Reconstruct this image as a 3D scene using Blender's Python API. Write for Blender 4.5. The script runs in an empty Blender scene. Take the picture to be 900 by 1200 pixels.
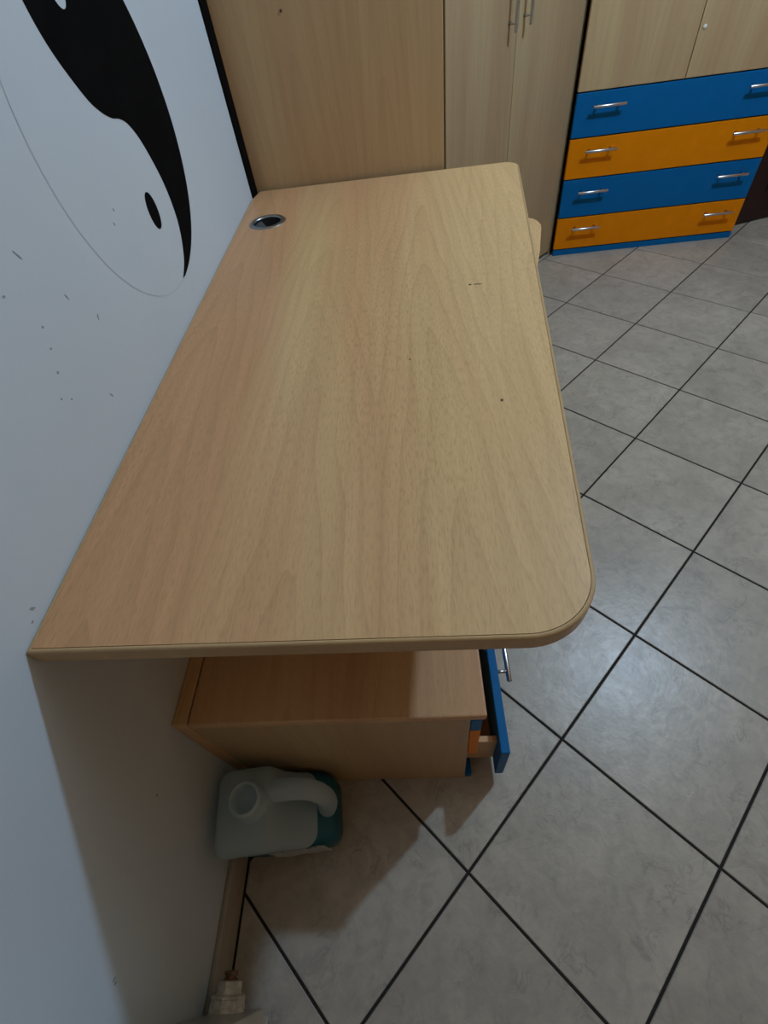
import bpy, bmesh, math, random
from mathutils import Matrix, Vector
random.seed(7)

# ------------------------------------------------------------------ camera, world, lamp, exposure
scene = bpy.context.scene
COL = scene.collection
cam_data = bpy.data.cameras.new('camera')
cam = bpy.data.objects.new('camera', cam_data)
COL.objects.link(cam)
RIGHT = Vector((0.99451, 0.000462, -0.104642))
DOWN = Vector((-0.06655, -0.768914, -0.63588))
FWD = Vector((-0.080754, 0.639352, -0.764661))
M3 = Matrix((RIGHT, -DOWN, -FWD)).transposed()
cam.matrix_world = Matrix.Translation((0.422054, 0.484247, 1.201781)) @ M3.to_4x4()
cam_data.sensor_fit = 'VERTICAL'
cam_data.sensor_height = 36.0
cam_data.lens = 564.348 * 36.0 / 1200.0
cam_data.clip_start = 0.02
scene.camera = cam

world = bpy.data.worlds.new('world')
scene.world = world
world.use_nodes = True
world.node_tree.nodes['Background'].inputs['Color'].default_value = (0.5, 0.55, 0.6, 1)
world.node_tree.nodes['Background'].inputs['Strength'].default_value = 0.0

lamp_data = bpy.data.lights.new('ceiling_bulb', 'POINT')
lamp_data.energy = 75
lamp_data.color = (0.575, 0.86, 1.21)
lamp_data.shadow_soft_size = 0.045
lamp = bpy.data.objects.new('ceiling_bulb', lamp_data)
lamp.location = (1.72, 1.82, 2.27)
COL.objects.link(lamp)

vs = scene.view_settings
vs.view_transform = 'Standard'
vs.look = 'None'
vs.gamma = 1.0
vs.use_curve_mapping = False
vs.exposure = 0.0

# ------------------------------------------------------------------ node helpers
def srgb(r, g, b):
    f = lambda c: (c / 255 / 12.92) if c / 255 <= 0.04045 else ((c / 255 + 0.055) / 1.055) ** 2.4
    return (f(r), f(g), f(b), 1.0)

class NT:
    def __init__(self, name):
        self.mat = bpy.data.materials.new(name)
        self.mat.use_nodes = True
        self.t = self.mat.node_tree
        self.b = self.t.nodes['Principled BSDF']
    def n(self, kind, **kw):
        nd = self.t.nodes.new(kind)
        for k, v in kw.items():
            setattr(nd, k, v)
        return nd
    def l(self, a, b):
        self.t.links.new(a, b)
    def put(self, sock, v):
        if isinstance(v, bpy.types.NodeSocket):
            self.l(v, sock)
        else:
            sock.default_value = v
    def math(self, op, a, b=0.0, c=None, clamp=False):
        m = self.n('ShaderNodeMath', operation=op, use_clamp=clamp)
        self.put(m.inputs[0], a); self.put(m.inputs[1], b)
        if c is not None:
            self.put(m.inputs[2], c)
        return m.outputs[0]
    def noise(self, vec, scale, detail=3.0, rough=0.5, dist=0.0):
        nd = self.n('ShaderNodeTexNoise')
        self.l(vec, nd.inputs['Vector'])
        nd.inputs['Scale'].default_value = scale
        nd.inputs['Detail'].default_value = detail
        nd.inputs['Roughness'].default_value = rough
        nd.inputs['Distortion'].default_value = dist
        return nd.outputs['Fac']
    def ramp(self, fac, stops):
        nd = self.n('ShaderNodeValToRGB')
        e = nd.color_ramp.elements
        while len(e) < len(stops):
            e.new(0.5)
        for el, (p, c) in zip(e, stops):
            el.position = p
            el.color = c if len(c) == 4 else (*c, 1)
        self.l(fac, nd.inputs[0])
        return nd.outputs['Color']
    def mix(self, fac, a, b, blend='MIX'):
        nd = self.n('ShaderNodeMix', data_type='RGBA', blend_type=blend)
        self.put(nd.inputs[0], fac); self.put(nd.inputs[6], a); self.put(nd.inputs[7], b)
        return nd.outputs[2]
    def bump(self, h, strength, dist=0.001):
        nd = self.n('ShaderNodeBump')
        nd.inputs['Strength'].default_value = strength
        nd.inputs['Distance'].default_value = dist
        self.l(h, nd.inputs['Height'])
        self.l(nd.outputs[0], self.b.inputs['Normal'])
    def set(self, **kw):
        for k, v in kw.items():
            self.put(self.b.inputs[k.replace('_', ' ')], v)
        return self.mat

def comb(N, x, y, z):
    c = N.n('ShaderNodeCombineXYZ')
    N.put(c.inputs[0], x); N.put(c.inputs[1], y); N.put(c.inputs[2], z)
    return c.outputs[0]

def wood(name, axis, base, pink, dark, rough=0.42, ring=0.5, pore=0.35, board=0.17, jitter=True, thick=None, spec=0.4):
    """Printed beech laminate, grain along the object's own axis."""
    N = NT(name)
    tc = N.n('ShaderNodeTexCoord')
    sep = N.n('ShaderNodeSeparateXYZ')
    N.l(tc.outputs['Object'], sep.inputs[0])
    X = {'x': sep.outputs[0], 'y': sep.outputs[1], 'z': sep.outputs[2]}
    g = X[axis]
    others = [a for a in 'xyz' if a != axis]
    a = N.math('ADD', X[others[0]], N.math('MULTIPLY', X[others[1]], 0.83))
    if jitter:
        oi = N.n('ShaderNodeObjectInfo')
        r = oi.outputs['Random']
        a = N.math('ADD', a, N.math('MULTIPLY', r, 3.7))
        g = N.math('ADD', g, N.math('MULTIPLY', r, 9.1))
    wob = N.noise(comb(N, N.math('MULTIPLY', a, 2.0), N.math('MULTIPLY', g, 1.1), 0.0), 1.0, 2.0)
    aw = N.math('ADD', a, N.math('MULTIPLY', wob, 0.10))
    bidx = N.math('FLOOR', N.math('DIVIDE', aw, board))
    wn = N.n('ShaderNodeTexWhiteNoise', noise_dimensions='1D')
    N.l(bidx, wn.inputs['W'])
    rnd = wn.outputs['Value']
    local = N.math('SUBTRACT', N.math('SUBTRACT', aw, N.math('MULTIPLY', bidx, board)), board * 0.5)
    # plain-sawn rings: long parabolic arches along the grain
    fine = N.noise(comb(N, N.math('MULTIPLY', a, 9.0), N.math('MULTIPLY', g, 2.2), rnd), 1.0, 3.0)
    rr = N.math('SQRT', N.math('ADD', N.math('POWER', local, 2.0), 0.0006))
    gy = N.math('MULTIPLY', N.math('ADD', g, N.math('MULTIPLY', rnd, 5.0)), 0.085)
    ringv = N.math('ADD', N.math('ADD', rr, gy), N.math('MULTIPLY', fine, 0.045))
    saw = N.math('FRACT', N.math('MULTIPLY', ringv, 42.0))
    line = N.math('POWER', saw, 4.0)
    mask = N.math('MULTIPLY', line, N.math('MULTIPLY', N.noise(comb(N, N.math('MULTIPLY', a, 5.0), N.math('MULTIPLY', g, 1.5), 3.0), 1.0, 2.0), ring))
    # pores: short dark ticks
    pv = comb(N, N.math('MULTIPLY', a, 460.0), N.math('MULTIPLY', g, 62.0), 0.0)
    pn = N.noise(pv, 1.0, 2.0, 0.6)
    pm = N.math('MULTIPLY', N.math('SUBTRACT', pn, 0.47, clamp=True), N.math('MULTIPLY', N.math('SUBTRACT', N.noise(comb(N, N.math('MULTIPLY', a, 4.5), N.math('MULTIPLY', g, 0.7), 8.0), 1.0, 2.0), 0.12, clamp=True), 5.5))
    streak = N.noise(comb(N, N.math('MULTIPLY', a, 60.0), N.math('MULTIPLY', g, 1.2), 0.0), 1.0, 3.0, 0.6)
    # broad colour bands
    band = N.noise(comb(N, N.math('MULTIPLY', aw, 6.5), N.math('MULTIPLY', g, 0.55), 1.7), 1.0, 2.0, 0.5)
    if not jitter:
        band = N.math('SUBTRACT', N.math('ADD', band, 0.43), N.math('MULTIPLY', a, 0.50))
    bandc = N.ramp(band, [(0.36, (0, 0, 0)), (0.64, (1, 1, 1))])
    c = N.mix(bandc, base, pink)
    c = N.mix(N.math('MULTIPLY', N.math('SUBTRACT', streak, 0.35, clamp=True), 0.7), c, dark)
    c = N.mix(mask, c, dark)
    c = N.mix(N.math('MULTIPLY', pm, pore), c, dark)
    N.set(Base_Color=c, Roughness=rough)
    N.b.inputs['Specular IOR Level'].default_value = spec
    N.bump(pn, 0.16, 0.0006)
    return N.mat

def plain(name, col, rough=0.5, metallic=0.0, var=0.06, scale=30.0, bump=0.0, spec=0.5):
    N = NT(name)
    tc = N.n('ShaderNodeTexCoord')
    f = N.noise(tc.outputs['Object'], scale, 4.0, 0.6)
    d = tuple(min(1, c * (1 - var)) for c in col[:3]) + (1,)
    u = tuple(min(1, c * (1 + var)) for c in col[:3]) + (1,)
    N.set(Base_Color=N.ramp(f, [(0.3, d), (0.7, u)]), Roughness=rough, Metallic=metallic)
    N.b.inputs['Specular IOR Level'].default_value = spec
    if bump:
        N.bump(f, bump, 0.001)
    return N.mat

def wall_material(name, col):
    N = NT(name)
    tc = N.n('ShaderNodeTexCoord')
    v = tc.outputs['Object']
    a = N.noise(v, 2.2, 4.0, 0.6)
    b = N.noise(v, 14.0, 5.0, 0.65)
    c = N.noise(v, 140.0, 3.0, 0.6)
    d = tuple(x * 0.94 for x in col[:3]) + (1,)
    col1 = N.mix(N.ramp(a, [(0.35, (0, 0, 0)), (0.7, (1, 1, 1))]), d, col)
    col2 = N.mix(N.ramp(b, [(0.62, (0, 0, 0)), (0.82, (0.35, 0.35, 0.35))]), col1, tuple(x * 0.8 for x in col[:3]) + (1,))
    N.set(Base_Color=col2, Roughness=0.55)
    N.b.inputs['Specular IOR Level'].default_value = 0.3
    N.bump(N.math('ADD', N.math('MULTIPLY', b, 0.7), N.math('MULTIPLY', c, 0.3)), 0.25, 0.0015)
    return N.mat

def tile_material():
    N = NT('grey_marbled_ceramic')
    tc = N.n('ShaderNodeTexCoord')
    oi = N.n('ShaderNodeObjectInfo')
    r = oi.outputs['Random']
    add = N.n('ShaderNodeVectorMath', operation='ADD')
    N.l(tc.outputs['Object'], add.inputs[0])
    N.l(comb(N, N.math('MULTIPLY', r, 13.0), N.math('MULTIPLY', r, 29.0), N.math('MULTIPLY', r, 7.0)), add.inputs[1])
    v = add.outputs[0]
    broad = N.noise(v, 5.0, 4.0, 0.6, 0.6)
    mott = N.noise(v, 26.0, 5.0, 0.65, 0.8)
    vein_n = N.noise(v, 12.0, 7.0, 0.64, 1.8)
    vein = N.math('SUBTRACT', 1.0, N.math('MULTIPLY', N.math('ABSOLUTE', N.math('SUBTRACT', vein_n, 0.5)), 34.0), clamp=True)
    vmask = N.ramp(N.noise(v, 13.0, 3.0, 0.6), [(0.47, (0, 0, 0)), (0.63, (1, 1, 1))])
    veins = N.math('MULTIPLY', vein, vmask)
    base = N.ramp(broad, [(0.3, (0.345, 0.305, 0.25)), (0.7, (0.475, 0.418, 0.345))])
    base = N.mix(N.ramp(mott, [(0.40, (0, 0, 0)), (0.70, (0.62, 0.62, 0.62))]), base, (0.28, 0.25, 0.205, 1))
    base = N.mix(N.math('MULTIPLY', veins, 0.46), base, (0.15, 0.14, 0.13, 1))
    tone = N.math('ADD', 0.95, N.math('MULTIPLY', r, 0.10))
    hsv = N.n('ShaderNodeHueSaturation')
    N.l(base, hsv.inputs['Color']); N.l(tone, hsv.inputs['Value'])
    N.set(Base_Color=hsv.outputs[0], Roughness=N.math('ADD', 0.28, N.math('MULTIPLY', mott, 0.14)))
    N.b.inputs['Specular IOR Level'].default_value = 0.5
    N.bump(N.math('ADD', N.math('MULTIPLY', N.noise(v, 55.0, 4.0, 0.6), 0.6), N.math('MULTIPLY', vein_n, 0.5)), 0.5, 0.0018)
    return N.mat

BEECH = (0.71, 0.463, 0.222, 1)
BEECH_P = (0.635, 0.340, 0.168, 1)
BEECH_D = (0.350, 0.190, 0.080, 1)
M = {}
M['desk'] = wood('beech_laminate_desk', 'y', BEECH, BEECH_P, BEECH_D, rough=0.40, ring=0.42, pore=0.70, jitter=False, board=0.21, spec=0.25)
M['desk_edge'] = plain('beech_edge_band', (0.50, 0.325, 0.155, 1), 0.3, var=0.05, scale=60)
M['ped_top'] = wood('beech_laminate_y', 'y', BEECH, BEECH_P, BEECH_D, rough=0.42, ring=0.35, pore=0.35)
M['wood_z'] = wood('beech_laminate_z', 'z', (0.565, 0.41, 0.21, 1), (0.49, 0.32, 0.17, 1), (0.32, 0.21, 0.105, 1), rough=0.42, ring=0.35, pore=0.2, board=0.22)
M['panel'] = wood('lit_beech_laminate_z', 'z', (0.63, 0.445, 0.235, 1), (0.56, 0.36, 0.185, 1), (0.37, 0.235, 0.115, 1), rough=0.42, ring=0.35, pore=0.2, board=0.22)  # same beech lightened, stronger light put into the colour
M['corner'] = wood('shaded_beech_laminate_z', 'z', (0.465, 0.345, 0.185, 1), (0.40, 0.27, 0.15, 1), (0.27, 0.18, 0.095, 1), rough=0.42, ring=0.35, pore=0.2, board=0.22)  # same beech darkened, weaker light put into the colour
M['wood_x'] = wood('beech_laminate_x', 'x', BEECH, BEECH_P, BEECH_D, rough=0.42, ring=0.3, pore=0.3)
M['blue'] = plain('blue_laminate', (0.0005, 0.120, 0.33, 1), 0.45, var=0.05, scale=14, spec=0.15)
M['orange'] = plain('orange_laminate', (0.78, 0.225, 0.0008, 1), 0.45, var=0.05, scale=14, spec=0.12)
M['dull_steel'] = plain('dull_grey_metal', (0.30, 0.31, 0.32, 1), 0.34, metallic=1.0, var=0.1, scale=80)
M['steel'] = plain('brushed_steel', (0.62, 0.63, 0.64, 1), 0.28, metallic=1.0, var=0.05, scale=200)
M['dark'] = plain('gap_shade', (0.004, 0.003, 0.003, 1), 0.9, spec=0.05)  # near-black colour holds the shade of gaps and recesses
M['maroon'] = plain('dark_mahogany_lacquer', (0.022, 0.0035, 0.0035, 1), 0.5, var=0.15, scale=9)
M['wall'] = wall_material('blue_white_wall_paint', (0.575, 0.635, 0.675, 1))
M['ceil'] = wall_material('bounce_tint_ceiling_paint', (0.80, 0.57, 0.36, 1))  # unseen ceiling, tinted orange so its bounce warms the shade
M['wall_warm'] = wall_material('bounce_tan_wall_paint', (0.57, 0.29, 0.125, 1))  # tan chosen for unseen walls to throw warm bounce into the shadows
M['tile'] = tile_material()
M['grout'] = plain('dark_grey_grout', (0.026, 0.024, 0.022, 1), 0.9, var=0.25, scale=120, spec=0.15)
M['skirt'] = plain('beige_skirting_tile', (0.35, 0.31, 0.255, 1), 0.4, var=0.1, scale=25)
M['black_paint'] = plain('black_wall_paint', (0.0030, 0.0032, 0.0036, 1), 0.8, var=0.3, scale=20, bump=0.05, spec=0.05)
M['pencil'] = plain('pencil_grey', (0.42, 0.46, 0.48, 1), 0.7)
M['scuff'] = plain('scuff_grey', (0.30, 0.32, 0.33, 1), 0.8, var=0.3, scale=300)
M['rad'] = plain('cream_white_enamel', (0.70, 0.68, 0.62, 1), 0.3, var=0.05, scale=12)
M['old_metal'] = plain('painted_old_metal', (0.52, 0.49, 0.42, 1), 0.5, var=0.35, scale=90, bump=0.2)
M['rust'] = plain('rusty_brass', (0.16, 0.085, 0.045, 1), 0.6, var=0.5, scale=120, bump=0.3)
M['black_plastic'] = plain('black_plastic', (0.012, 0.013, 0.015, 1), 0.35)
M['grommet_lid'] = plain('dark_grey_plastic', (0.06, 0.065, 0.07, 1), 0.4)
M['white_plastic'] = plain('white_plastic', (0.75, 0.73, 0.66, 1), 0.4)
M['teal'] = plain('teal_liquid', (0.012, 0.15, 0.18, 1), 0.25, var=0.1)
M['nick'] = plain('dark_nick', (0.08, 0.05, 0.03, 1), 0.8)

def jug_material(name, col, clear):
    N = NT(name)
    t = N.t
    out = [n for n in t.nodes if n.type == 'OUTPUT_MATERIAL'][0]
    N.set(Base_Color=col, Roughness=0.32)
    tr = N.n('ShaderNodeBsdfTranslucent'); tr.inputs[0].default_value = col
    tp = N.n('ShaderNodeBsdfTransparent'); tp.inputs[0].default_value = (0.88, 0.95, 0.95, 1)
    m1 = N.n('ShaderNodeMixShader'); m1.inputs[0].default_value = 0.42
    N.l(N.b.outputs[0], m1.inputs[1]); N.l(tr.outputs[0], m1.inputs[2])
    m2 = N.n('ShaderNodeMixShader'); m2.inputs[0].default_value = clear
    N.l(m1.outputs[0], m2.inputs[1]); N.l(tp.outputs[0], m2.inputs[2])
    N.l(m2.outputs[0], out.inputs[0])
    return N.mat
M['jug'] = jug_material('milky_jug_plastic', (0.70, 0.81, 0.85, 1), 0.30)
M['jug_filled'] = jug_material('wetted_jug_plastic', (0.045, 0.23, 0.31, 1), 0.40)
M['label_film'] = plain('silvery_label_film', (0.45, 0.49, 0.48, 1), 0.3, var=0.3, scale=60, bump=0.6)

# ------------------------------------------------------------------ object helpers
WM = {}
def reg(o, m):
    WM[o.name] = m
def place(o, m, parent=None):
    """Give o the world matrix m, under parent when there is one."""
    COL.objects.link(o)
    WM[o.name] = m
    if parent is not None:
        o.parent = parent
        o.matrix_basis = WM[parent.name].inverted() @ m
    else:
        o.matrix_basis = m
    return o
def tag(o, label=None, cat=None, group=None, kind=None):
    for k, v in (('label', label), ('category', cat), ('group', group), ('kind', kind)):
        if v: o[k] = v
    return o
def empty(name, loc, rz=0.0, label=None, cat=None, group=None):
    o = bpy.data.objects.new(name, None)
    o.empty_display_size = 0.05
    place(o, Matrix.Translation(loc) @ Matrix.Rotation(rz, 4, 'Z'))
    return tag(o, label, cat, group)
def mesh(name, bm, mat, smooth=False):
    me = bpy.data.meshes.new(name)
    bmesh.ops.recalc_face_normals(bm, faces=bm.faces[:])
    bm.to_mesh(me); bm.free()
    if mat: me.materials.append(mat)
    if smooth:
        for p in me.polygons: p.use_smooth = True
    return me
def add(name, me, m=None, parent=None):
    return place(bpy.data.objects.new(name, me), m or Matrix.Identity(4), parent)
def box_mesh(name, sx, sy, sz, mat, bev=0.0015, seg=2):
    bm = bmesh.new()
    bmesh.ops.create_cube(bm, size=1.0)
    for v in bm.verts:
        v.co = Vector((v.co.x * sx, v.co.y * sy, v.co.z * sz))
    if bev:
        bmesh.ops.bevel(bm, geom=bm.edges[:], offset=min(bev, 0.45 * min(sx, sy, sz)), segments=seg, affect='EDGES', profile=0.5)
    return mesh(name, bm, mat)
def box(name, x0, x1, y0, y1, z0, z1, mat, parent=None, bev=0.0015, frame=None):
    me = box_mesh(name, x1 - x0, y1 - y0, z1 - z0, mat, bev)
    m = Matrix.Translation(((x0 + x1) / 2, (y0 + y1) / 2, (z0 + z1) / 2))
    if frame is not None: m = frame @ m
    return add(name, me, m, parent)
def prism_bm(pts, z0, z1, bev=0.0):
    bm = bmesh.new()
    lo = [bm.verts.new((x, y, z0)) for x, y in pts]
    hi = [bm.verts.new((x, y, z1)) for x, y in pts]
    bm.faces.new(lo[::-1]); bm.faces.new(hi)
    n = len(pts)
    for i in range(n):
        bm.faces.new((lo[i], lo[(i + 1) % n], hi[(i + 1) % n], hi[i]))
    if bev:
        bmesh.ops.bevel(bm, geom=bm.edges[:], offset=bev, segments=2, affect='EDGES')
    return bm
def revolve(prof, seg=32, axis='z', close=True):
    """prof: list of (r, h)."""
    bm = bmesh.new()
    rings = []
    for r, hgt in prof:
        ring = []
        for i in range(seg):
            a = 2 * math.pi * i / seg
            p = (r * math.cos(a), r * math.sin(a), hgt)
            if axis == 'y': p = (p[0], p[2], -p[1])
            ring.append(bm.verts.new(p))
        rings.append(ring)
    for A, B in zip(rings, rings[1:]):
        for i in range(seg):
            j = (i + 1) % seg
            bm.faces.new((A[i], A[j], B[j], B[i]))
    if close:
        for R_ in (rings[0], rings[-1]):
            try: bm.faces.new(R_)
            except ValueError: pass
    return bm
def tube(bm, pts, radii, seg=14, caps=True, flat=1.0):
    pts = [Vector(p) for p in pts]
    rings = []
    up = Vector((0, 1, 0))
    for i, p in enumerate(pts):
        t = (pts[min(i + 1, len(pts) - 1)] - pts[max(i - 1, 0)]).normalized()
        u = up if abs(t.dot(up)) < 0.9 else Vector((1, 0, 0))
        s = t.cross(u).normalized(); w = s.cross(t).normalized()
        r = radii[i] if isinstance(radii, (list, tuple)) else radii
        rings.append([bm.verts.new(p + s * math.cos(2 * math.pi * k / seg) * r + w * math.sin(2 * math.pi * k / seg) * r * flat) for k in range(seg)])
    for A, B in zip(rings, rings[1:]):
        for k in range(seg):
            bm.faces.new((A[k], A[(k + 1) % seg], B[(k + 1) % seg], B[k]))
    if caps:
        bm.faces.new(rings[0][::-1]); bm.faces.new(rings[-1])
    return bm
def fillet(poly, radii, inset=0.0, n=18):
    """CCW polygon, inset and with rounded corners; same point count for any inset."""
    P = [Vector(p) for p in poly]; k = len(P)
    lines = []
    for i in range(k):
        d = (P[(i + 1) % k] - P[i]).normalized()
        nrm = Vector((-d.y, d.x))
        lines.append((P[i] + nrm * inset, d))
    out = []
    for i in range(k):
        p1, d1 = lines[i - 1]; p2, d2 = lines[i]
        den = d1.x * d2.y - d1.y * d2.x
        w = p2 - p1
        t = (w.x * d2.y - w.y * d2.x) / den
        c = p1 + d1 * t
        r = max(radii[i] - inset, 0.0)
        if radii[i] <= 0:
            out.append((c.x, c.y)); continue
        ang = math.acos(max(-1, min(1, d1.dot(d2))))
        tl = r * math.tan(ang / 2)
        a = c - d1 * tl
        cen = a + Vector((-d1.y, d1.x)) * r
        a0 = math.atan2(a.y - cen.y, a.x - cen.x)
        for j in range(n + 1):
            th = a0 + ang * j / n
            out.append((cen.x + r * math.cos(th), cen.y + r * math.sin(th)))
    return out
def holed_face_bm(outer, holes, z):
    bm = bmesh.new()
    edges = []
    for loop in [outer] + holes:
        vs_ = [bm.verts.new((x, y, z)) for x, y in loop]
        edges += [bm.edges.new((vs_[i], vs_[(i + 1) % len(vs_)])) for i in range(len(vs_))]
    bmesh.ops.triangle_fill(bm, use_beauty=True, use_dissolve=False, edges=edges)
    return bm
def holed_slab(outer, holes, z0, z1):
    bm = holed_face_bm(outer, holes, z1)
    ext = bmesh.ops.extrude_face_region(bm, geom=bm.faces[:])
    for v in ext['geom']:
        if isinstance(v, bmesh.types.BMVert): v.co.z = z0
    return bm

# ------------------------------------------------------------------ the room
RX, RY0, RY1, RH = 3.70, -1.10, 3.76, 2.70
def struct(o): return tag(o, kind='structure')
floor = struct(box('floor', -0.12, RX + 0.12, RY0 - 0.12, RY1 + 0.12, -0.10, -0.0025, M['grout'], bev=0))
wall_left = struct(box('wall_left', -0.12, 0.0, RY0 - 0.12, RY1 + 0.12, 0.0, RH, M['wall'], bev=0))
struct(box('wall_right', RX, RX + 0.12, RY0 - 0.12, RY1 + 0.12, 0.0, RH, M['wall_warm'], bev=0))
struct(box('wall_back', 0.0, RX, RY1, RY1 + 0.12, 0.0, RH, M['wall_warm'], bev=0))
struct(box('wall_front', 0.0, RX, RY0 - 0.12, RY0, 0.0, RH, M['wall_warm'], bev=0))
struct(box('ceiling', -0.12, RX + 0.12, RY0 - 0.12, RY1 + 0.12, RH, RH + 0.1, M['ceil'], bev=0))
struct(box('baseboard_left', 0.0, 0.011, RY0, 2.085, 0.0, 0.082, M['skirt'], bev=0.003))

# floor tiles laid diagonally, each tile an object under the floor
S, G, TH = 0.338, 0.0055, 0.79473
O = Vector((0.932537, 1.505203))
DA = Vector((math.cos(TH), math.sin(TH))); DB = Vector((math.sin(TH), -math.cos(TH)))
def clip(poly, x0, x1, y0, y1):
    def half(pl, f, inter):
        out = []
        for i in range(len(pl)):
            a, b = pl[i], pl[(i + 1) % len(pl)]
            if f(a): out.append(a)
            if f(a) != f(b): out.append(inter(a, b))
        return out
    ix = lambda X: (lambda a, b: Vector((X, a.y + (b.y - a.y) * (X - a.x) / (b.x - a.x))))
    iy = lambda Y: (lambda a, b: Vector((a.x + (b.x - a.x) * (Y - a.y) / (b.y - a.y), Y)))
    for f, it in ((lambda p: p.x >= x0, ix(x0)), (lambda p: p.x <= x1, ix(x1)), (lambda p: p.y >= y0, iy(y0)), (lambda p: p.y <= y1, iy(y1))):
        if poly: poly = half(poly, f, it)
    return poly
def tile_mesh(pts):
    """Slab with a small chamfer round its upper edge."""
    bm = bmesh.new()
    n = len(pts)
    c = sum(pts, Vector((0, 0))) / n
    def ring(z, k):
        return [bm.verts.new((*(p + (c - p).normalized() * k), z)) for p in pts]
    A, B, T = ring(-0.008, 0), ring(-0.0012, 0), ring(0.0, 0.0018)
    for P_, Q in ((A, B), (B, T)):
        for i in range(n):
            bm.faces.new((P_[i], P_[(i + 1) % n], Q[(i + 1) % n], Q[i]))
    bm.faces.new(T)
    return mesh('tile', bm, M['tile'])
hs = (S - G) / 2
full_tile = tile_mesh([Vector(p) for p in ((-hs, -hs), (hs, -hs), (hs, hs), (-hs, hs))])
for i in range(-16, 17):
    for j in range(-16, 17):
        c = O + DA * S * (i + 0.5) + DB * S * (j + 0.5)
        if not (-0.3 < c.x < RX + 0.3 and RY0 - 0.3 < c.y < RY1 + 0.3): continue
        rot = Matrix.Rotation(TH, 4, 'Z')
        corners = [c + Vector((rot @ Vector((sx * hs, sy * hs, 0)))[:2]) for sx, sy in ((-1, -1), (1, -1), (1, 1), (-1, 1))]
        cl = clip(corners, 0.0145, RX, RY0, RY1)
        if len(cl) < 3: continue
        if all((a - b).length < 1e-6 for a, b in zip(cl, corners)) and len(cl) == 4:
            me, m = full_tile, Matrix.Translation((c.x, c.y, 0)) @ rot
        else:
            area = abs(sum(a.x * b.y - b.x * a.y for a, b in zip(cl, cl[1:] + cl[:1]))) / 2
            if area < 4e-4: continue
            me, m = tile_mesh([p - c for p in cl]), Matrix.Translation((c.x, c.y, 0))
        add('tile', me, m, floor)

# scuffs on the left wall
def blob(rx, rz, seed):
    rnd = random.Random(seed)
    bm = bmesh.new()
    n = 10
    vsx = [(math.cos(2 * math.pi * k / n) * rx * rnd.uniform(0.55, 1.2), math.sin(2 * math.pi * k / n) * rz * rnd.uniform(0.55, 1.2)) for k in range(n)]
    a = [bm.verts.new((0.0006, y, z)) for y, z in vsx]
    b = [bm.verts.new((-0.001, y * 1.05, z * 1.05)) for y, z in vsx]
    bm.faces.new(a)
    for k in range(n): bm.faces.new((a[k], a[(k + 1) % n], b[(k + 1) % n], b[k]))
    return mesh('scuff_mark', bm, M['scuff'])
for k, (y, z, ry, rz, ang) in enumerate([(1.036, 1.02, .0075, .0016, -60), (.98, 1.001, .003, .0018, 0), (1.071, .956, .0015, .005, 20), (1.107, .911, .005, .0018, 60),
        (1.003, .954, .0025, .002, 0), (.993, .932, .002, .0015, 0), (.979, .909, .0028, .0022, 0), (.957, .887, .002, .002, 0), (.971, .876, .002, .002, 0),
        (1.04, .831, .0018, .006, 30), (1.276, .985, .0018, .0025, 0), (1.259, .972, .0022, .003, 0), (.734, .782, .005, .0022, -50), (.722, .774, .0025, .002, 0),
        (.416, .402, .0032, .0028, 0), (.42, .407, .0015, .005, 40), (.618, .421, .003, .003, 0)]):
    add('scuff_mark', blob(ry * 0.8, rz * 0.8, k), Matrix.Translation((0, y, z)) @ Matrix.Rotation(math.radians(ang), 4, 'X'), wall_left)

# black strip added in place of the shaded gap between wall and wardrobe
struct(box('shade_strip_1', 0.0, 0.0042, 2.040, 2.092, 0.0, RH - 0.002, M['dark'], bev=0))

# ------------------------------------------------------------------ painted yin-yang on the wall
CY, CZ, CR = 1.395, 1.062, 0.2375
def spline(pts, n=8):
    out = []
    P = [Vector(p) for p in pts]
    for i in range(len(P) - 1):
        p0 = P[max(i - 1, 0)]; p1 = P[i]; p2 = P[i + 1]; p3 = P[min(i + 2, len(P) - 1)]
        for k in range(n):
            t = k / n
            out.append(0.5 * ((2 * p1) + (p2 - p0) * t + (2 * p0 - 5 * p1 + 4 * p2 - p3) * t * t + (3 * p1 - p0 - 3 * p2 + p3) * t ** 3))
    out.append(P[-1])
    return out
S_low = [(1.407, .826), (1.440, .843), (1.464, .867), (1.480, .893), (1.4865, .92), (1.487, .95), (1.481, .98), (1.463, 1.024), (1.441, 1.051), (1.418, 1.063), (1.393, 1.069),
         (1.366, 1.082), (1.341, 1.103), (1.308, 1.152), (1.296, 1.196), (1.300, 1.235), (1.325, 1.270), (1.360, 1.291), (1.395, 1.2995)]
edge = [tuple(p) for p in spline(S_low, 6)]
a0, a1 = math.radians(90), math.radians(-87)
for k in range(1, 60):
    a = a0 + (a1 - a0) * k / 60
    edge.append((CY + CR * math.cos(a), CZ + CR * math.sin(a)))
eye = [(1.390 + 0.019 * math.cos(2 * math.pi * k / 28), 1.2035 + 0.0215 * math.sin(2 * math.pi * k / 28)) for k in range(28)]
mural = empty('wall_painting', (0, CY, CZ - CR), label='black and white yin-yang symbol painted on the pale wall above the desk', cat='wall painting')
def wallify(bm, thick=0.0007):
    for v in bm.verts:
        x, y, z = v.co
        v.co = Vector((z, x, y))
    return bm
add('black_half', mesh('black_half', wallify(holed_slab(edge, [eye], -0.0005, 0.0007)), M['black_paint']), None, mural)
dot = [(1.3995 + 0.0185 * math.cos(2 * math.pi * k / 28) + 0.001, 0.9425 + 0.0275 * math.sin(2 * math.pi * k / 28)) for k in range(28)]
add('black_dot', mesh('black_dot', wallify(prism_bm(dot, -0.0005, 0.0007)), M['black_paint']), None, mural)
bm = bmesh.new()
arcs = [[], []]
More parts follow.
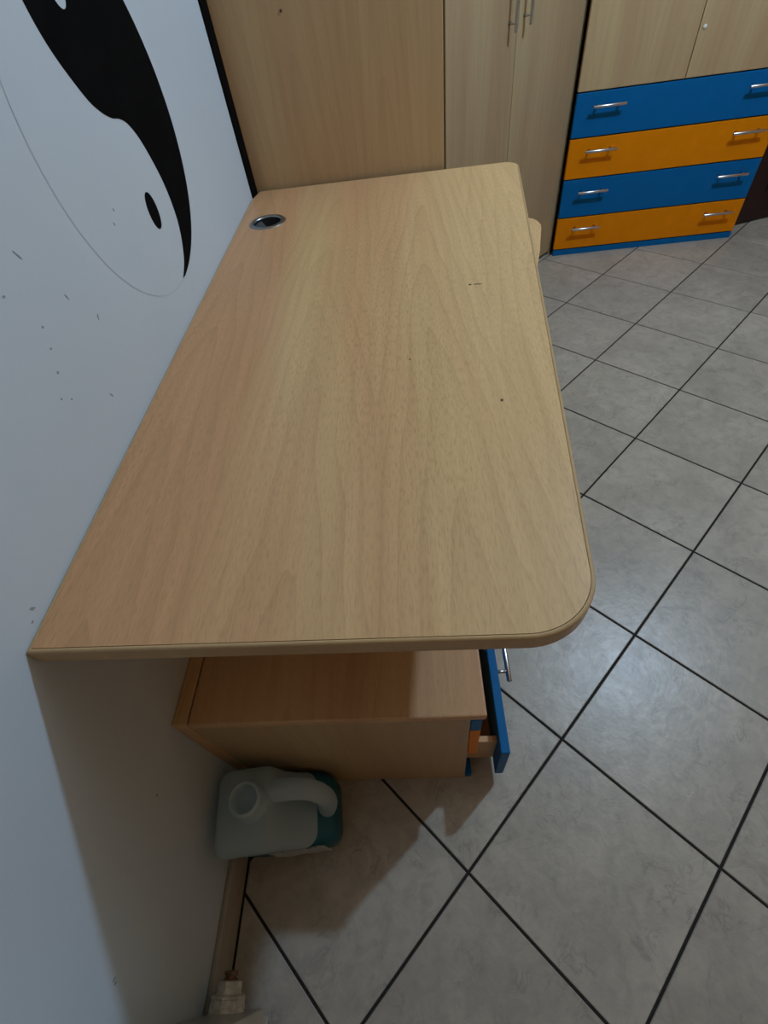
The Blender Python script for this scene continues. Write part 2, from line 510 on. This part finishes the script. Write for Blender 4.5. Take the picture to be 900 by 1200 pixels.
for k in range(91):
    a = math.radians(90 + 183 * k / 90)
    for li, rr in enumerate((CR + 0.00045, CR - 0.00045)):
        arcs[li].append(bm.verts.new((CY + rr * math.cos(a), CZ + rr * math.sin(a), 0.0005)))
for k in range(90):
    bm.faces.new((arcs[0][k], arcs[0][k + 1], arcs[1][k + 1], arcs[1][k]))
add('pencil_outline', mesh('pencil_outline', wallify(bm), M['pencil']), None, mural)

# ------------------------------------------------------------------ desk
HD, TD = 0.7653, 0.025
desk = empty('desk', (0.30, 1.38, 0), label='beech laminate desk with rounded corners standing against the pale wall', cat='desk')
POLY = [(0.0008, 0.6912), (0.5845, 0.6815), (0.7465, 2.0765), (0.014, 2.0835), (0.0008, 2.013)]
RAD = [0.0, 0.078, 0.038, 0.0, 0.0]
DZ = Matrix.Identity(4)
GX, GY, GR = 0.078, 1.832, 0.041
hole = [(GX + GR * math.cos(2 * math.pi * k / 40), GY + GR * math.sin(2 * math.pi * k / 40)) for k in range(40)]
inner = fillet(POLY, RAD, 0.0050)
add('tabletop', mesh('tabletop', holed_slab(inner, [hole], HD - TD + 0.0005, HD), M['desk']), None, desk)
bm = bmesh.new()
prof = [(0.0042, HD - TD), (0.0012, HD - TD + 0.0006), (0.0, HD - TD + 0.003), (0.0, HD - 0.0032), (0.0004, HD - 0.0016), (0.0014, HD - 0.0005), (0.0028, HD), (0.0043, HD - 0.0002), (0.0045, HD - 0.0012)]
rings = [[bm.verts.new((x, y, z)) for x, y in fillet(POLY, RAD, i)] for i, z in prof]
for A, B in zip(rings, rings[1:] + rings[:1]):
    for k in range(len(A)):
        bm.faces.new((A[k], A[(k + 1) % len(A)], B[(k + 1) % len(A)], B[k]))
add('edge_band', mesh('edge_band', bm, M['desk_edge']), None, desk)
box('leg_panel', 0.03, 0.62, 2.005, 2.030, 0.0, HD - TD, M['wood_z'], desk)
box('leg_panel', 0.03, 0.53, 1.215, 1.240, 0.0, HD - TD, M['wood_z'], desk)
box('back_panel', 0.03, 0.048, 1.241, 2.004, 0.36, HD - TD, M['wood_x'], desk)
# pull-out keyboard shelf under the top
tray = [(0.10, 1.300), (0.600, 1.300), (0.664, 1.420), (0.708, 1.578), (0.728, 1.650), (0.744, 1.720), (0.757, 1.776), (0.7615, 1.800), (0.7605, 1.818), (0.756, 1.834), (0.748, 1.846), (0.738, 1.854), (0.726, 1.858), (0.10, 1.862)]
tray_o = add('keyboard_shelf', mesh('keyboard_shelf', prism_bm(tray, 0.682, 0.700, 0.002), M['desk']), None, desk)
for yy in (1.290, 1.866):
    box('slide_rail', 0.10, 0.56, yy - 0.006, yy + 0.006, 0.684, HD - TD, M['steel'], desk, bev=0.001)
# grommet
gm = revolve([(GR - 0.007, HD - 0.001), (GR - 0.006, HD + 0.0022), (GR - 0.002, HD + 0.0034), (GR + 0.004, HD + 0.0026), (GR + 0.0062, HD + 0.0003)], 48, close=False)
bmesh.ops.translate(gm, verts=gm.verts[:], vec=(GX, GY, 0))
gro = add('cable_grommet', mesh('cable_grommet', gm, M['dull_steel'], smooth=True), None, desk)
tag(gro, label='silver-rimmed round cable hole')
cup = revolve([(GR - 0.007, HD + 0.0005), (GR - 0.008, HD - 0.004), (GR - 0.009, HD - 0.050), (0.0005, HD - 0.052)], 48, close=False)
bmesh.ops.translate(cup, verts=cup.verts[:], vec=(GX, GY, 0))
add('sleeve', mesh('sleeve', cup, M['black_plastic'], smooth=True), None, gro)
lid_pts = [(GX + (GR - 0.009) * math.cos(a), GY + (GR - 0.009) * math.sin(a)) for a in [math.radians(130 + 150 * k / 20) for k in range(21)]]
add('lid', mesh('lid', prism_bm(lid_pts, HD - 0.006, HD - 0.004), M['grommet_lid']), None, gro)
# small nicks in the laminate
for x, y, rx, ry, a in ((0.552, 1.389, 0.0085, 0.0016, 8), (0.538, 1.390, 0.003, 0.0028, 0), (0.543, 1.040, 0.0022, 0.0028, 0), (0.417, 1.162, 0.0016, 0.0018, 0)):
    pts = [(rx * math.cos(2 * math.pi * k / 10), ry * math.sin(2 * math.pi * k / 10)) for k in range(10)]
    add('nick', mesh('nick', prism_bm(pts, -0.001, 0.0002), M['nick']), Matrix.Translation((x, y, HD)) @ Matrix.Rotation(math.radians(-a), 4, 'Z'), desk)

# ------------------------------------------------------------------ bar handle: bar along x, standing off towards -y
def handle_mesh(length, r=0.0058, off=0.032, inset=0.022):
    bm = bmesh.new()
    tube(bm, [(-length / 2, -off, 0), (-length / 2 + 0.001, -off, 0), (length / 2 - 0.001, -off, 0), (length / 2, -off, 0)], [r * 0.85, r, r, r * 0.85], 16)
    for s in (-1, 1):
        x = s * (length / 2 - inset)
        tube(bm, [(x, -off, 0), (x, 0.001, 0)], 0.0042, 10)
    return mesh('handle', bm, M['steel'], smooth=True)
H_SHORT = handle_mesh(0.140)
H_LONG = handle_mesh(0.300, inset=0.024)

# ------------------------------------------------------------------ low drawer unit under the desk
PY0, PY1, PT = 0.712, 1.180, 0.434
ped = empty('drawer_unit', (0.25, 0.945, 0), label='low beech drawer unit with blue and orange fronts under the desk, bottom drawer open', cat='drawer unit')
box('side_panel', 0.0255, 0.474, PY0 + 0.001, PY0 + 0.021, 0.0, PT - 0.020, M['wood_z'], ped)
box('side_panel', 0.0255, 0.474, PY1 - 0.021, PY1 - 0.001, 0.0, PT - 0.020, M['wood_z'], ped)
box('top', 0.0265, 0.498, PY0, PY1, PT - 0.019, PT, M['ped_top'], ped, bev=0.003)
box('back_panel', 0.0005, 0.0248, PY0, PY1, 0.086, PT, M['ped_top'], ped, bev=0.002)
box('bottom_panel', 0.03, 0.474, PY0 + 0.0215, PY1 - 0.0215, 0.030, 0.046, M['wood_x'], ped)
box('plinth', 0.4745, 0.4885, PY0 + 0.003, PY1 - 0.003, 0.0, 0.031, M['blue'], ped)
ROT_X = Matrix.Rotation(math.radians(90), 4, 'Z')
def ped_drawer(z0, z1, mat, pull, zh):
    x0 = 0.4748 + pull
    fr = box('drawer', x0, x0 + 0.0175, PY0 + 0.001, PY1 - 0.001, z0, z1, mat, ped, bev=0.002)
    add('handle', H_SHORT, Matrix.Translation((x0 + 0.0175, (PY0 + PY1) / 2, zh)) @ ROT_X, fr)
    # drawer box behind the front
    bz0, bz1 = z0 + 0.012, z1 - 0.2 * (z1 - z0)
    for yy in (PY0 + 0.030, PY1 - 0.042):
        box('drawer_side', 0.06 + pull, x0 - 0.0005, yy, yy + 0.012, bz0, bz1, M['wood_x'], fr)
    box('drawer_bottom', 0.06 + pull, x0 - 0.0005, PY0 + 0.0425, PY1 - 0.0425, bz0, bz0 + 0.004, M['wood_x'], fr, bev=0)
    return fr
ped_drawer(0.353, 0.4115, M['blue'], 0.0, 0.385)
ped_drawer(0.206, 0.349, M['orange'], 0.0, 0.300)
tag(ped_drawer(0.034, 0.202, M['blue'], 0.0625, 0.125), label='pulled-out blue bottom drawer')

# ------------------------------------------------------------------ plastic jug on the floor
jug = empty('plastic_jug', (0.108, 0.642, 0), 0.0, label='milky plastic jug half full of teal liquid on the floor by the drawer unit', cat='jug')
def jug_rings(k=0.0, zmax=None, scale_z=1.0):
    # (z, x0, x1, y0, y1, corner)
    secs = [(0.001, .030, .192, .596, .700, .020), (0.006, .024, .200, .588, .704, .024), (0.030, .018, .205, .583, .7065, .026), (0.075, .017, .206, .580, .7065, .026),
            (0.096, .017, .204, .579, .7065, .026), (0.112, .016, .196, .578, .7065, .026), (0.126, .015, .172, .577, .7065, .026), (0.140, .014, .152, .576, .7065, .026), (0.160, .013, .136, .574, .7065, .024),
            (0.190, .010, .124, .571, .7065, .022), (0.212, .008, .116, .568, .7065, .020), (0.224, .010, .112, .570, .704, .022), (0.231, .020, .108, .582, .694, .028), (0.236, .036, .106, .604, .680, .032)]
    rings_ = []
    for z, x0, x1, y0, y1, c in secs:
        if zmax and z > zmax: break
        x0 += k; x1 -= k; y0 += k; y1 -= k
        c = min(max(c - k * .5, .004), (x1 - x0) * .49, (y1 - y0) * .49)
        pts = fillet([(x0, y0), (x1, y0), (x1, y1), (x0, y1)], [c] * 4, 0.0, 6)
        rings_.append([(x, y, max(z, k + 0.001) if k else z) for x, y in pts])
    return rings_
def skin(rings_, top=True):
    bm = bmesh.new()
    R_ = [[bm.verts.new(p) for p in r] for r in rings_]
    n = len(R_[0])
    for A, B in zip(R_, R_[1:]):
        for i in range(n): bm.faces.new((A[i], A[(i + 1) % n], B[(i + 1) % n], B[i]))
    bm.faces.new(R_[0][::-1])
    if top: bm.faces.new(R_[-1])
    return bm
bm = skin(jug_rings(), top=True)
jb = mesh('body', bm, M['jug'], smooth=True)
jb.materials.append(M['jug_filled'])
for p in jb.polygons:
    if p.center.z < 0.131: p.material_index = 1
add('body', jb, None, jug)
bm = skin(jug_rings(0.003, zmax=0.127))
add('liquid', mesh('liquid', bm, M['teal']), None, jug)
NX, NY = 0.074, 0.645
nk = revolve([(r, z + 0.012) for r, z in [(0.034, 0.222), (0.030, 0.228), (0.0275, 0.233), (0.0265, 0.240), (0.0265, 0.250), (0.0285, 0.252), (0.0285, 0.256), (0.0265, 0.262), (0.0240, 0.2625), (0.0225, 0.259), (0.0225, 0.230), (0.001, 0.229)]], 40, close=False)
bmesh.ops.translate(nk, verts=nk.verts[:], vec=(NX, NY, 0))
add('neck', mesh('neck', nk, M['jug'], smooth=True), None, jug)
bm = bmesh.new()
hp = [tuple(p) for p in spline([(0.085, 0.662, 0.214), (0.115, 0.662, 0.216), (0.145, 0.661, 0.215), (0.172, 0.658, 0.206), (0.190, 0.653, 0.188), (0.197, 0.648, 0.160), (0.194, 0.645, 0.130), (0.184, 0.643, 0.100)], 5)]
nh = len(hp)
tube(bm, hp, [0.021 - 0.004 * math.sin(math.pi * min(1, k / nh)) for k in range(nh)], 16, flat=1.05)
add('handle', mesh('handle', bm, M['jug'], smooth=True), None, jug)
bm = bmesh.new()
lp = [[bm.verts.new((0.075 + 0.012 * k, 0.5800 - 0.0008 - 0.0022 * abs(math.sin(k * 2.3 + j * 1.7)), 0.035 + 0.0225 * j)) for k in range(10)] for j in range(5)]
for j in range(4):
    for k in range(9):
        bm.faces.new((lp[j][k], lp[j][k + 1], lp[j + 1][k + 1], lp[j + 1][k]))
add('label', mesh('label', bm, M['label_film'], smooth=False), None, jug)

jug.matrix_basis = Matrix.Translation((0.1135, 0.6365, 0)) @ Matrix.Rotation(math.radians(6.5), 4, 'Z')

# ------------------------------------------------------------------ radiator whose end shows at the bottom of the photo
rad = empty('radiator', (0.06, 0.05, 0), label='white wall radiator end with a painted pipe fitting near the floor', cat='radiator')
rp = [(0.004, 0.205), (0.024, 0.142), (0.050, 0.105), (0.068, 0.074), (0.084, 0.058), (0.098, 0.056), (0.108, 0.066), (0.112, 0.085), (0.112, 0.62), (0.10, 0.655), (0.035, 0.655), (0.004, 0.62)]
bm = prism_bm(rp, -0.0275, 0.0275, 0.009)
for v in bm.verts:
    x, y, z = v.co
    v.co = Vector((x, z, y))
sec_me = mesh('radiator_section', bm, M['rad'], smooth=True)
for k in range(11):
    add('radiator_section', sec_me, Matrix.Translation((0, 0.332 - 0.057 * k, 0)), rad)
fit = revolve([(0.030, -0.012), (0.030, 0.008), (0.0285, 0.016), (0.0295, 0.0165), (0.0295, 0.020), (0.022, 0.0215), (0.021, 0.023), (0.0205, 0.037), (0.014, 0.038)], 8, axis='y')
add('pipe_fitting', mesh('pipe_fitting', fit, M['old_metal']), Matrix.Translation((0.047, 0.3585, 0.106)), rad)
tip = revolve([(0.012, 0.037), (0.012, 0.040), (0.009, 0.0405), (0.009, 0.044), (0.0115, 0.0445), (0.011, 0.049), (0.003, 0.050)], 20, axis='y')
add('rusty_tip', mesh('rusty_tip', tip, M['rust']), Matrix.Translation((0.047, 0.3585, 0.106)), rad)
for zz in (0.25, 0.55):
    box('bracket', 0.0, 0.02, -0.02, 0.01, zz, zz + 0.04, M['rad'], rad)

# ------------------------------------------------------------------ wardrobe beside the left wall, its side towards the desk
ward = empty('wardrobe', (0.27, 2.34, 0), label='tall beech wardrobe showing its plain side panel behind the desk', cat='wardrobe')
WT = 2.30
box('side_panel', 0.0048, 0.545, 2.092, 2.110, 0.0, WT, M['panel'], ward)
box('carcass', 0.006, 0.525, 2.1105, 2.575, 0.0, WT - 0.001, M['dark'], ward, bev=0)
for k in range(1):
    dr = box('door', 0.5275, 0.545, 2.114, 2.570, 0.07, WT - 0.003, M['wood_z'], ward)
sh = prism_bm([(0.003 * math.cos(2 * math.pi * k / 12), 0.003 * math.sin(2 * math.pi * k / 12)) for k in range(12)], -0.0006, 0.001)
add('screw_hole', mesh('screw_hole', sh, M['nick']), Matrix.Translation((0.171, 2.0915, 1.112)) @ Matrix.Rotation(math.radians(90), 4, 'X'), ward)

# ------------------------------------------------------------------ diagonal corner wardrobe with two tall doors
FR = Matrix.Translation((0.545, 2.585, 0)) @ Matrix.Rotation(math.radians(45), 4, 'Z')
corner = empty('corner_wardrobe', (0.545, 2.585, 0), math.radians(45), label='tall diagonal corner wardrobe with two beech doors and long bar handles', cat='wardrobe')
LW = 0.934
body = [(0.006, 2.60), (0.522, 2.60), (1.185, 3.263), (1.185, RY1 - 0.002), (0.006, RY1 - 0.002)]
add('carcass', mesh('carcass', prism_bm(body, 0.05, WT), M['dark']), None, corner)
box('plinth', 0.03, LW - 0.03, 0.045, 0.060, 0.0, 0.05, M['dark'], corner, frame=FR, bev=0)
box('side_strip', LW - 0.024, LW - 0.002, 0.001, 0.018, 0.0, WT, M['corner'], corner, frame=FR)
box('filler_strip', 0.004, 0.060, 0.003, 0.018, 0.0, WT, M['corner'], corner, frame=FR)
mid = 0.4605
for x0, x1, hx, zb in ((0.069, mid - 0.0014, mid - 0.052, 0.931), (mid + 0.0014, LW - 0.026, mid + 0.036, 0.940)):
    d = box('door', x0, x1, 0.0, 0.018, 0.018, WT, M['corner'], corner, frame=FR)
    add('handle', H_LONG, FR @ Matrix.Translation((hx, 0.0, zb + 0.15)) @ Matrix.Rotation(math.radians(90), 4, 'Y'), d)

# ------------------------------------------------------------------ tall cabinet: four wide drawers below, doors above
cab = empty('drawer_cabinet', (1.66, 3.45, 0), label='tall cabinet with blue and orange drawers under beech doors', cat='cabinet')
CX0, CX1, CYF = 1.206, 2.111, 3.200
box('carcass', CX0 + 0.004, CX1 - 0.0185, CYF + 0.0215, RY1 - 0.004, 0.0, WT, M['dark'], cab, bev=0)
box('side_panel', CX1 - 0.018, CX1, CYF + 0.0215, RY1 - 0.004, 0.0, WT, M['wood_z'], cab)
box('plinth', CX0, CX1, CYF + 0.002, CYF + 0.021, 0.0, 0.027, M['blue'], cab)
zs = [(0.0325, 0.1785, 'orange'), (0.1835, 0.3465, 'blue'), (0.3515, 0.5085, 'orange'), (0.5135, 0.6715, 'blue')]
hz = [0.1425, 0.306, 0.472, 0.634]
for (z0, z1, cm), zh in zip(zs, hz):
    d = box('drawer', CX0, CX1, CYF, CYF + 0.019, z0, z1, M[cm], cab, bev=0.0018)
    for hx in (CX0 + 0.138, CX1 - 0.123):
        add('handle', H_SHORT, Matrix.Translation((hx, CYF, zh - 0.008)), d)
XS = 1.6475
for x0, x1 in ((CX0, XS - 0.0015), (XS + 0.0015, CX1)):
    d = box('door', x0, x1, CYF, CYF + 0.019, 0.6765, WT, M['wood_z'], cab, bev=0.0018)
    if x0 > 1.5:
        kn = revolve([(0.0075, 0.0), (0.0075, 0.002), (0.0055, 0.004), (0.001, 0.0045)], 20)
        add('screw_cap', mesh('screw_cap', kn, M['white_plastic'], smooth=True), Matrix.Translation((1.668, CYF, 0.831)) @ Matrix.Rotation(math.radians(90), 4, 'X'), d)

# ------------------------------------------------------------------ dark door leaf standing open beside the cabinet
DF = Matrix.Translation((2.183, 3.328, 0)) @ Matrix.Rotation(math.radians(16), 4, 'Z')
leaf = struct(box('door_1', 0.0, 0.80, 0.0, 0.042, 0.004, 2.05, M['maroon'], None, bev=0.004, frame=DF))
for z0, z1 in ((0.14, 0.90), (1.02, 1.92)):
    box('door_panel', 0.12, 0.68, -0.006, -0.0002, z0, z1, M['maroon'], leaf, bev=0.004, frame=DF)
